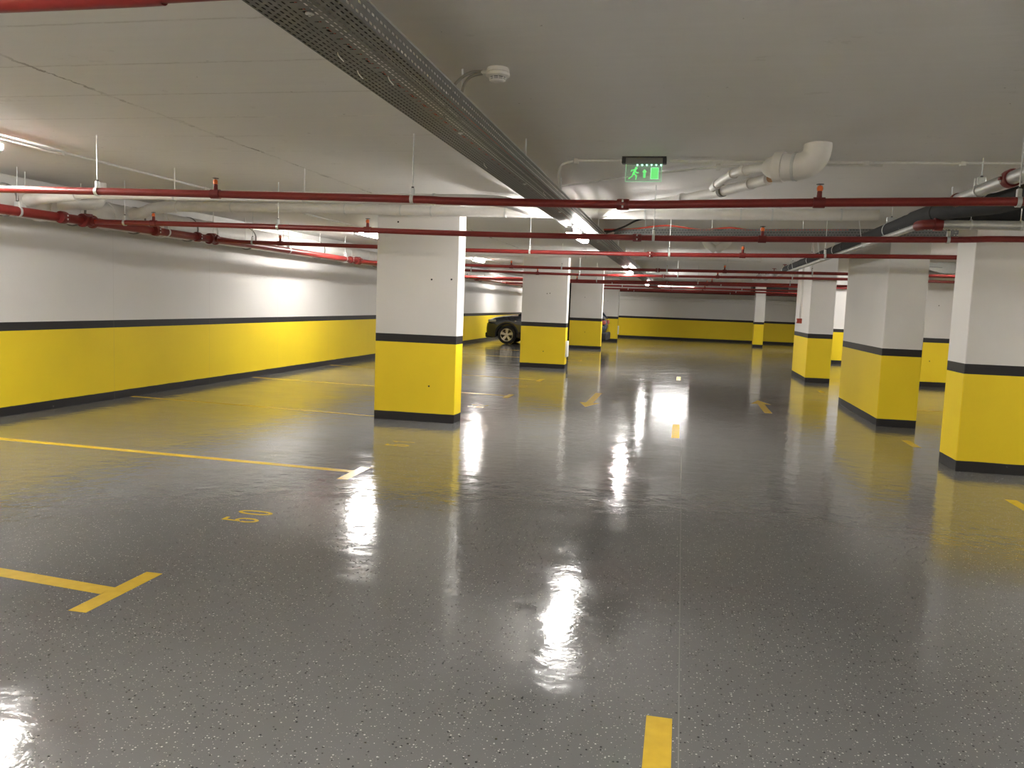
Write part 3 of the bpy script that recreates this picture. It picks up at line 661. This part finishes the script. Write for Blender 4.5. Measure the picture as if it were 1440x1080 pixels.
# ------------------------------------------------------------------ lamps
def lamp(label, cx, cy, ztop, length, along='y', w=0.10, h=0.085, glow='lamp'):
    t = thing('batten_lamp', label, 'lamp', (cx, cy, ztop), 'ceiling batten lamps')
    hx, hy = (w / 2, length / 2) if along == 'y' else (length / 2, w / 2)
    ex, ey = (hx * .62, hy - .015) if along == 'y' else (hx - .015, hy * .62)
    obj('housing', MB().bbox(cx - ex, cx + ex, cy - ey, cy + ey, ztop - h * .32, ztop, .006), 'lamphouse', t)
    obj('diffuser', MB().bbox(cx - hx, cx + hx, cy - hy + .012, cy + hy - .012, ztop - h, ztop - h * .3, .02, 3), glow, t)
    for s in (-1, 1):
        if along == 'y': k = MB().bbox(cx - hx - .002, cx + hx + .002, cy + s * (hy - .006) - .012, cy + s * (hy - .006) + .012, ztop - h - .002, ztop - h * .28, .006)
        else: k = MB().bbox(cx + s * (hx - .006) - .012, cx + s * (hx - .006) + .012, cy - hy - .002, cy + hy + .002, ztop - h - .002, ztop - h * .28, .006)
        obj('end_cap', k, 'lamphouse', t)
    return t
for y, lab in ((5.93, 'lit lamp at the left edge of the photo beneath the conduits'), (15.6, 'lit lamp left of the nearest left column top'), (24.6, 'distant lit lamp seen between the first and second left columns'), (33.7, 'lit lamp above the dark car'), (41.5, 'lit lamp at the far end of the left row')):
    lamp(lab, -6.22, y, CEIL, 1.25)
lamp('lit lamp of the left row behind the viewer', -6.22, -2.8, CEIL, 1.25)
def hung_lamp(label, y, length=1.57):
    t = lamp(label, -1.33, y, 2.505, length, h=0.075)
    for k in (-1, 1): obj('suspension_bracket', MB().bbox(-1.345, -1.315, y + k * length * .32 - .01, y + k * length * .32 + .01, 2.50, TZ - .001, .003, 1), 'zinc', t)
for y, lab in ((10.25, 'lit lamp hung under the long tray, the nearest one in view'), (20.3, 'second lit lamp hung under the long tray, farther down the lane'), (30.4, 'third lit lamp hung under the long tray, small and far'), (0.25, 'lit lamp hung under the long tray above the viewer')):
    hung_lamp(lab, y)
for x, y, lab in ((3.5, 0.3, 'added fill lamp out of view on the ceiling right of the viewer'), (-1.33, -3.4, 'added fill lamp out of view behind the viewer over the lane')):  # extra lamps out of view, added to brighten the near ceiling and floor
    lamp(lab, x, y, CEIL, 1.25)
lamp('wide lit lamp across the far end of the lane below the red pipes', -.32, 34.3, 2.53, 1.45, 'x', 0.16, 0.08, 'lamp_panel')
for y, lab in ((-1.0, 'rear'), (8.1, 'near'), (17.3, 'middle'), (26.6, 'far'), (36.0, 'farthest')):
    lamp('lamp of the right hand row hidden by the columns, the %s one' % lab, 5.95, y, CEIL, 1.25)

# ------------------------------------------------------------------ exit sign
sx0, sx1, sy = -.588, -.208, 7.34
t = thing('exit_sign', 'green lit exit sign hanging from the ceiling in a grey housing', 'sign', ((sx0 + sx1) / 2, sy, CEIL))
obj('housing', MB().bbox(sx0 + .03, sx1 - .03, sy - .035, sy + .035, 2.838, CEIL - .008, .008), 'signbox', t)
obj('mounting_plate', MB().box(sx0, sx1, sy - .045, sy + .045, CEIL - .01, CEIL), 'dark', t)
for a in (-1, 1):
    xx = sx0 + .015 if a < 0 else sx1 - .015
    obj('end_bracket', MB().bbox(xx - .017, xx + .017, sy - .04, sy + .04, 2.842, CEIL - .008, .006), 'dark', t)
pz0, pz1, px0, px1 = 2.690, 2.84, -.555, -.243
pan = obj('acrylic_panel', MB().box(px0, px1, sy - .004, sy + .004, pz0, pz1), 'acrylic', t)
yf = sy - .0062
def flat(mb, poly): # polygon in the x z plane with slight relief
    n = len(poly); vs = [(x, yf, z) for x, z in poly] + [(x, yf + .002, z) for x, z in poly]
    return mb.add(vs, [tuple(range(n)), tuple(reversed(range(n, 2 * n)))] + [(i, (i + 1) % n, n + (i + 1) % n, n + i) for i in range(n)])
def limb(mb, a, b, w):
    a, b = Vector(a), Vector(b); d = (b - a).normalized(); q = Vector((-d.y, d.x)) * w / 2
    return flat(mb, [tuple(a + q), tuple(b + q), tuple(b - q), tuple(a - q)])
u = lambda x, z: (px0 + (x / 100) * (px1 - px0), pz0 + (z / 100) * (pz1 - pz0))
mb = MB()
hc = u(29, 77); flat(mb, [(hc[0] + .011 * math.cos(a), hc[1] + .011 * math.sin(a)) for a in [2 * PI * i / 14 for i in range(14)]])
limb(mb, u(27, 70), u(22, 45), .017); limb(mb, u(26, 66), u(31, 50), .008); limb(mb, u(31, 50), u(37, 52), .007)
limb(mb, u(25, 68), u(17, 66), .008); limb(mb, u(17, 67), u(15, 55), .007); limb(mb, u(23, 48), u(31, 33), .010); limb(mb, u(31, 34), u(29, 11), .009)
limb(mb, u(22, 48), u(18, 28), .010); limb(mb, u(18, 30), u(9, 16), .009)
obj('running_figure', mb, 'pict', pan, smooth=0)
mb = MB(); flat(mb, [u(49, 22), u(56, 22), u(56, 55), u(59.5, 55), u(52.5, 72), u(45.5, 55), u(49, 55)]); obj('arrow', mb, 'pict', pan, smooth=0)
mb = MB(); flat(mb, [u(70, 16), u(91, 16), u(91, 80), u(70, 80)]); obj('door_symbol', mb, 'pict', pan, smooth=0)
mb = MB()
for a, b in (((70, 16), (91, 16)), ((91, 16), (91, 80)), ((70, 80), (91, 80)), ((70, 16), (70, 80))): limb(mb, u(*a), u(*b), .005)
for v in range(len(mb.v)): mb.v[v].y -= .0012
obj('door_outline', mb, 'pictedge', pan, smooth=0)
mb = MB()
for k in range(6): x = u(32 + k * 13, 0)[0]; mb.lathe((x, sy - .012, 2.836), (0, 0, -1), [(0, .009), (.008, .006), (.013, .001)], 10)
obj('led', mb, 'led', t)
mb = MB(); limb(mb, u(1, 1), u(99, 1), .0025); limb(mb, u(.6, 1), u(.6, 99), .0025); limb(mb, u(99.4, 1), u(99.4, 99), .0025); obj('lit_edge', mb, 'pictedge', pan, smooth=0)

# ------------------------------------------------------------------ smoke detector
dx, dy = -1.085, 4.60
t = thing('smoke_detector', 'round white smoke detector on the ceiling beside the cable tray', 'smoke detector', (dx, dy, CEIL))
obj('base', MB().lathe((dx, dy, CEIL), (0, 0, -1), [(0, .060), (.012, .064), (.022, .064), (.024, .060)], 32), 'detector', t)
obj('head', MB().lathe((dx, dy, CEIL - .024), (0, 0, -1), [(0, .060), (.004, .067), (.018, .066), (.026, .055), (.027, .047)], 32), 'detector', t)
obj('sensing_slot', MB().lathe((dx, dy, CEIL - .050), (0, 0, -1), [(0, .046), (.013, .041)], 32), 'hole', t)
mb = MB()
for k in range(10):
    a = 2 * PI * k / 10; c, s = math.cos(a), math.sin(a)
    mb.tube([(dx + .049 * c, dy + .049 * s, CEIL - .047), (dx + .043 * c, dy + .043 * s, CEIL - .066)], .003, 6)
mb.lathe((dx, dy, CEIL - .0555), (0, 0, -1), [(0, .047), (.002, .0475), (.004, .046)], 32)
obj('grille', mb, 'detector', t)
obj('nose', MB().lathe((dx, dy, CEIL - .063), (0, 0, -1), [(0, .044), (.006, .040), (.010, .030), (.011, .012)], 32), 'detector', t)
obj('cable_gland', MB().cyl((dx - .095, dy + .005, CEIL - .018), (dx - .055, dy, CEIL - .018), .011, 12), 'conduit', t)
c1 = tag(obj('flexible_conduit', MB().tube(spline([(dx - .09, dy + .004, CEIL - .014), (dx - .15, dy - .0, CEIL - .018), (dx - .2, dy - .04, CEIL - .06), (dx - .235, dy - .1, CEIL - .14), (dx - .25, dy - .2, TZ + .03)], 5), .0085, 10), 'greyflex', origin=(dx - .09, dy, CEIL)), 'grey flexible conduit arching from the tray to the smoke detector, upper one', 'conduit')
c2 = tag(obj('flexible_conduit', MB().tube(spline([(dx - .09, dy + .004, CEIL - .026), (dx - .145, dy + .01, CEIL - .034), (dx - .185, dy + .0, CEIL - .07), (dx - .205, dy - .01, CEIL - .15), (dx - .21, dy - .02, TZ + .04)], 5), .0085, 10), 'greyflex', origin=(dx - .09, dy, CEIL - .02)), 'grey flexible conduit dropping from the smoke detector into the tray, lower one', 'conduit')

# ------------------------------------------------------------------ insulated and galvanised pipes on the right
BX, BZ, BR = 2.31, 2.60, 0.088
t = thing('insulated_pipe', 'thick black insulated pipe running away on the right with a branch to the right', 'pipe', (BX, 3, BZ))
obj('run', MB().tube(spline([(BX + .20, 0.5, BZ - .04), (BX + .20, 4.5, BZ - .04), (BX + .20, 7.2, BZ - .04), (BX + .12, 8.0, BZ - .01), (BX, 8.7, BZ), (BX, 12, BZ), (BX, 20.2, BZ)], 4), BR, 24), 'foam', t)
obj('branch', MB().tube([(BX, 8.6, BZ), (9.0, 8.55, BZ + .005)], 0.078, 24), 'foam', t)
obj('tee', MB().tube([(BX + .02, 8.5, BZ), (BX, 9.3, BZ)], BR + .012, 24), 'foam', t)
for y in (5.0, 9.6, 12.9, 15.0, 17.5):
    mb = MB(); ring(mb, (BX + (.20 if y < 7 else 0), y, BZ - (.04 if y < 7 else 0)), (0, 1, 0), BR, 0.03, 0.006); obj('joint_tape', mb, 'dark', t)
for y in (4.0, 10.3, 13.6, 16.3, 19.0):
    hanger(t, BX + (.20 if y < 7 else 0), y, BZ - (.04 if y < 7 else 0), BR + .002, 'y')
t = thing('steel_pipe', 'galvanised pipe at upper right above the black pipe, with a dark red clamp coupling', 'pipe', (2.30, 3, 2.64), 'galvanised pipes')
GX, GZ, GR = 2.30, 2.64, 0.050
obj('pipe', MB().tube([(GX, 0.5, GZ), (GX, 7.95, GZ)], GR, 22), 'galv', t)
coupling(t, (GX, 6.72, GZ), (0, 1, 0), GR)
for y in (4.6, 7.35): hanger(t, GX, y, GZ, GR, 'y')
obj('end_cap', MB().lathe((GX, 7.95, GZ), (0, 1, 0), [(-.05, GR), (-.05, GR + .008), (.01, GR + .008), (.016, GR * .6)], 18), 'redfit', t)
t = thing('steel_pipe', 'galvanised pipe below the black insulated pipe, turning right at a red elbow', 'pipe', (2.16, 9, 2.47), 'galvanised pipes')
G2X, G2Z, G2R = 2.17, 2.477, 0.030
obj('long_run', MB().tube([(G2X, 8.6, G2Z), (G2X, 20.3, G2Z)], G2R, 20), 'galv', t)
obj('cross_run', MB().tube([(2.28, 8.43, G2Z), (9.0, 8.40, G2Z)], .044, 20), 'galv', t)
mb = MB().tube(spline([(G2X, 8.60, G2Z), (G2X, 8.54, G2Z), (G2X + .02, 8.47, G2Z), (G2X + .08, 8.43, G2Z), (G2X + .16, 8.43, G2Z)], 5), .048, 18)
mb.lathe((2.30, 8.43, G2Z), (1, 0, 0), [(-.035, .048), (-.035, .062), (.035, .062), (.035, .048)], 18)
obj('red_elbow', mb, 'redfit', t)
for x in (2.58, 3.0, 4.6):
    mb = MB(); ring(mb, (x, 8.43, G2Z), (1, 0, 0), .044, 0.016, 0.006); k = obj('clamp_ring', mb, 'zinc', t)
    obj('rod', MB().cyl((x, 8.43, G2Z + G2R), (x, 8.43, CEIL), .0045, 8), 'zinc', k)
for y in (11, 14.2, 17.6):
    mb = MB(); ring(mb, (G2X, y, G2Z), (0, 1, 0), G2R, 0.016, 0.006); k = obj('clamp_ring', mb, 'zinc', t)
    obj('rod', MB().cyl((G2X - .03, y, G2Z + G2R - .005), (G2X - .10, y, CEIL), .0045, 8), 'zinc', k)
t = thing('valve_set', 'cluster of small pipe valves at the far end of the black insulated pipe', 'valve', (2.0, 20.8, 2.5))
for k, (x, y, z) in enumerate(((2.3, 20.35, 2.6), (2.12, 20.9, 2.53), (2.0, 21.6, 2.47), (1.9, 22.4, 2.5))):
    v = obj('valve', MB().lathe((x, y, z), (0, 1, 0), [(-.12, .05), (-.1, .075), (-.05, .075), (-.04, .05), (.04, .05), (.05, .075), (.1, .075), (.12, .05)], 16), 'galv', t)
    obj('hand_wheel', MB().lathe((x, y, z + .05), (0, 0, 1), [(0, .012), (.07, .012), (.07, .05), (.085, .05)], 14), 'redfit', v)
obj('link_pipe', MB().tube([(2.3, 20.2, 2.6), (2.12, 20.9, 2.53), (2.0, 21.6, 2.47), (1.9, 22.6, 2.5), (1.9, 24.2, 2.5)], .035, 12), 'galv', t)

# call point on the lit column, cable chain, grey duct behind the columns
t = thing('call_point', 'small red fire call point box on the left side of the lit right column', 'call point', (2.83, 21.3, 1.36))
obj('box', MB().bbox(2.775, 2.892, 21.23, 21.37, 1.355, 1.475, .008), 'callred', t)
obj('push_plate', MB().box(2.771, 2.776, 21.27, 21.33, 1.39, 1.44), 'guard', t)
for y in (21.27, 21.34): obj('conduit', MB().tube([(2.85, y + (y - 21.3) * 1.5, 1.475), (2.85, y + (y - 21.3) * 1.5, CEIL)], .011, 8), 'conduit', t)
t = thing('hanging_strip', 'perforated steel strip hanging from the ceiling in the gap left of the big right column', 'bracket', (4.35, 16.6, CEIL))
for k in range(5):
    z1 = CEIL - k * .115; mb = MB()
    for s in (-1, 1): mb.box(4.35 + s * .028 - .006, 4.35 + s * .028 + .006, 16.597, 16.603, z1 - .115, z1)
    for dzz in (0, .055): mb.box(4.322, 4.378, 16.597, 16.603, z1 - dzz - .012, z1 - dzz)
    obj('link', mb, 'galv', t)
obj('end_clip', MB().bbox(4.30, 4.40, 16.58, 16.62, 2.32, 2.345, .006, 1), 'clipyellow', t)
t = thing('air_duct', 'grey tapering duct hung behind the big right column', 'duct', (5.0, 19.4, 2.5))
mb = MB(); n = 4
mb.add([(4.95, 19.2, 2.74), (4.95, 19.6, 2.74), (4.95, 19.6, 2.68), (4.95, 19.2, 2.68), (5.4, 19.2, 2.80), (5.4, 19.6, 2.80), (5.4, 19.6, 2.57), (5.4, 19.2, 2.57)], [(0, 1, 2, 3), (4, 7, 6, 5), (0, 4, 5, 1), (2, 6, 7, 3), (0, 3, 7, 4), (1, 5, 6, 2)])
obj('reducer', mb, 'ductgrey', t, smooth=0)
obj('trunk', MB().box(5.4, 8.5, 19.2, 19.6, 2.57, 2.80), 'ductgrey', t, smooth=0)
obj('seam', MB().tube([(4.95, 19.197, 2.70), (5.4, 19.197, 2.69)], .006, 6), 'dark', t)
for x in (5.8, 7.6): obj('drop_rod', MB().cyl((x, 19.4, 2.80), (x, 19.4, CEIL), .006, 8), 'zinc', t)
o = obj('insulated_pipe', MB().tube([(-4.0, 42.9, 2.45), (8.8, 42.9, 2.50)], .07, 16), 'foam', origin=(-4, 42.9, 2.45)); tag(o, 'black pipe crossing along the top of the back wall', 'pipe')
o['_o'] = (-4, 42.9, 2.45)
for x in (-3, 0, 3, 6): obj('drop_rod', MB().cyl((x, 42.9, 2.5), (x, 42.9, CEIL), .008, 8), 'zinc', o)
o = obj('ceiling_unit', MB().bbox(3.2, 4.8, 40.3, 41.8, 2.52, CEIL, .05), 'dark', origin=(4.0, 41, CEIL)); tag(o, 'dark box unit under the ceiling near the back wall, right of the slim column', 'unit')
# small white junction fittings right of the lane
t = thing('pipe_fitting', 'white Y shaped pipe fitting under the ceiling beyond the exit sign', 'pipe', (.45, 15.2, 2.78))
obj('arm', MB().tube([(.52, 15.2, 2.66), (.72, 15.2, 2.80), (.78, 15.2, CEIL)], .07, 18), 'whitepipe', t)
obj('arm', MB().tube([(.52, 15.2, 2.66), (.36, 15.2, 2.78), (.30, 15.2, CEIL)], .07, 18), 'whitepipe', t)

# ------------------------------------------------------------------ car
def car():
    X0, L, yc, hw = -7.48, 4.66, 31.95, 0.92
    t = thing('car', 'dark navy SUV parked behind the left columns, nose towards the left wall', 'car', (X0 + L / 2, yc, 0))
    wx = (0.86, 3.55); WR = 0.355
    def lerp(tab, x):
        for (a, va), (b, vb) in zip(tab, tab[1:]):
            if a <= x <= b: return va + (vb - va) * (x - a) / (b - a)
        return tab[-1][1] if x > tab[-1][0] else tab[0][1]
    topz = [(0, .70), (.04, .82), (.12, .93), (.35, 1.02), (.9, 1.10), (1.3, 1.14), (1.6, 1.16), (4.2, 1.17), (4.45, 1.14), (4.6, 1.02), (4.66, .85)]
    botz = [(0, .40), (.06, .30), (.3, .24), (4.3, .26), (4.55, .32), (4.66, .45)]
    wid = [(0, .70), (.05, .78), (.15, .84), (.4, .90), (.9, .92), (3.8, .92), (4.3, .88), (4.55, .80), (4.66, .72)]
    xs = sorted(set([i * .05 for i in range(94)] + [0.02, 4.66])); xs = [x for x in xs if x <= 4.66]
    secs = []
    for x in xs:
        zt, zb, w = lerp(topz, x), lerp(botz, x), lerp(wid, x)
        arch = zb
        for a in wx:
            if abs(x - a) < WR + .06: arch = max(arch, .36 + math.sqrt(max(0, (WR + .06) ** 2 - (x - a) ** 2)))
        arch = min(arch, zt - .1); mid = max(arch + .03, zb + (zt - zb) * .55)
        sec = [(0, zb + .06), (w * .80, zb + .06), (w * .82, arch), (w * .985, arch), (w, mid), (w * .985, mid + (zt - mid) * .45), (w * .93, zt - .035), (w * .80, zt), (0, zt + .025)]
        secs.append([(X0 + x, yc + s * y, z) for s in (-1,) for y, z in sec] + [(X0 + x, yc + y, z) for y, z in reversed(sec[1:-1])])
    n = len(secs[0]); mb = MB(); vs = [p for s in secs for p in s]
    fs = [(i * n + j, i * n + (j + 1) % n, (i + 1) * n + (j + 1) % n, (i + 1) * n + j) for i in range(len(secs) - 1) for j in range(n)]
    fs += [tuple(range(n)), tuple(range((len(secs) - 1) * n, len(secs) * n))]
    mb.add(vs, fs); body = obj('body', mb, 'carpaint', t, smooth=40)
    # greenhouse
    def loft(stations, name, m, par):
        mb = MB(); k = len(stations); vs = []
        for x, z0, w0, z1, w1 in stations: vs += [(X0 + x, yc - w0, z0), (X0 + x, yc - w1, z1), (X0 + x, yc + w1, z1), (X0 + x, yc + w0, z0)]
        fs = [(i * 4 + j, i * 4 + (j + 1) % 4, i * 4 + 4 + (j + 1) % 4, i * 4 + 4 + j) for i in range(k - 1) for j in range(4)] + [(0, 1, 2, 3), (4 * k - 4, 4 * k - 3, 4 * k - 2, 4 * k - 1)]
        mb.add(vs, fs); return obj(name, mb, m, par, smooth=30)
    cab = loft([(1.28, 1.12, .84, 1.14, .83), (1.75, 1.14, .86, 1.42, .74), (2.1, 1.14, .87, 1.56, .68), (3.6, 1.14, .87, 1.58, .68), (4.15, 1.14, .86, 1.52, .68), (4.58, 1.10, .80, 1.12, .78)], 'cabin_glass', 'glass', t)
    loft([(2.05, 1.54, .69, 1.575, .66), (2.5, 1.575, .70, 1.64, .64), (3.6, 1.58, .70, 1.65, .64), (4.25, 1.50, .69, 1.60, .64)], 'roof', 'carpaint', t)
    for s in (-1, 1):
        for a, b in (((1.30, 1.13, .845), (2.08, 1.57, .69)), ((2.45, 1.13, .88), (2.5, 1.58, .70)), ((3.4, 1.13, .88), (3.42, 1.58, .70)), ((4.58, 1.1, .80), (4.2, 1.55, .69))):
            obj('pillar', MB().tube([(X0 + a[0], yc + s * a[2], a[1]), (X0 + b[0], yc + s * b[2], b[1])], .035, 8), 'carpaint', cab)
        obj('roof_rail', MB().tube(spline([(X0 + 2.2, yc + s * .62, 1.63), (X0 + 2.4, yc + s * .62, 1.69), (X0 + 4.0, yc + s * .62, 1.69), (X0 + 4.2, yc + s * .62, 1.62)], 4), .016, 8), 'clad', t)
        obj('wing_mirror', MB().bbox(X0 + 1.62, X0 + 1.80, yc + s * 1.0 - .09, yc + s * 1.0 + .09, 1.10, 1.24, .04, 3), 'carpaint', t)
        obj('headlight', MB().bbox(X0 + .10, X0 + .42, yc + s * .84 - .05, yc + s * .84 + .05, .83, .93, .03, 3), 'lens', t)
        obj('tail_light', MB().bbox(X0 + 4.36, X0 + 4.66, yc + s * .78 - .08, yc + s * .78 + .08, .90, 1.06, .03, 3), 'tail', t)
        obj('sill_cladding', MB().bbox(X0 + 1.25, X0 + 3.2, yc + s * .92 - .03, yc + s * .92 + .012, .26, .40, .015), 'clad', t)
        for a in wx:
            P = [(X0 + a + (WR + .085) * math.cos(q), yc + s * .915, .36 + (WR + .085) * math.sin(q)) for q in [math.radians(-12 + 204 * i / 20) for i in range(21)]]
            obj('arch_cladding', MB().tube(P, .035, 8), 'clad', t)
            yw = yc + s * .80
            wh = obj('wheel', MB().lathe((X0 + a, yw, WR), (0, s, 0), [(-.11, .20), (-.11, .33), (-.09, WR), (.09, WR), (.11, .335), (.115, .25), (.085, .24)], 36), 'tyre', t)
            rim = MB().lathe((X0 + a, yw, WR), (0, s, 0), [(.08, .235), (.118, .25), (.118, .232), (.085, .222)], 32)
            rim.lathe((X0 + a, yw, WR), (0, s, 0), [(.05, .06), (.105, .055), (.11, .03)], 16)
            for k in range(5):
                q = 2 * PI * k / 5 + .3; c, sn = math.cos(q), math.sin(q); c2, s2 = -sn, c
                pts = []
                for rr, ww, dy in ((.04, .034, .10), (.23, .055, .108)):
                    for sg in (-1, 1):
                        for dd in (0, -.03): pts.append((X0 + a + rr * c + sg * ww * c2, yw + s * (dy + dd), WR + rr * sn + sg * ww * s2))
                rim.add(pts, [(0, 2, 6, 4), (1, 5, 7, 3), (0, 4, 5, 1), (2, 3, 7, 6), (0, 1, 3, 2), (4, 6, 7, 5)])
            obj('rim', rim, 'alloy', wh, smooth=25)
            obj('brake_disc', MB().lathe((X0 + a, yw, WR), (0, s, 0), [(.0, .19), (.02, .19), (.02, .05)], 20), 'bolt', wh)
    obj('front_bumper', MB().bbox(X0 - .03, X0 + .3, yc - .78, yc + .78, .22, .42, .05, 3), 'clad', t)
    obj('grille', MB().bbox(X0 - .015, X0 + .12, yc - .6, yc + .6, .52, .78, .03, 2), 'clad', t)
    obj('rear_bumper', MB().bbox(X0 + 4.4, X0 + 4.72, yc - .84, yc + .84, .30, .60, .06, 3), 'clad', t)
    obj('door_handle', MB().bbox(X0 + 2.2, X0 + 2.4, yc - .935, yc - .90, .98, 1.01, .01), 'carpaint', t)
    obj('side_indicator', MB().bbox(X0 + 1.16, X0 + 1.22, yc - .925, yc - .905, .88, .92, .008), 'lens', t)
    return t
car()

# ------------------------------------------------------------------ world and view
w = bpy.data.worlds.new('world'); S.world = w; w.use_nodes = True
w.node_tree.nodes['Background'].inputs[0].default_value = (0.05, 0.05, 0.05, 1)
w.node_tree.nodes['Background'].inputs[1].default_value = 0.1
S.view_settings.view_transform = 'Standard'; S.view_settings.look = 'None'
S.view_settings.exposure = 3.03; S.view_settings.gamma = 1.0; S.view_settings.use_curve_mapping = False
S.cycles.max_bounces = 12; S.cycles.diffuse_bounces = 6; S.cycles.transparent_max_bounces = 12
for o in COL.objects:
    if '_o' in o: del o['_o']
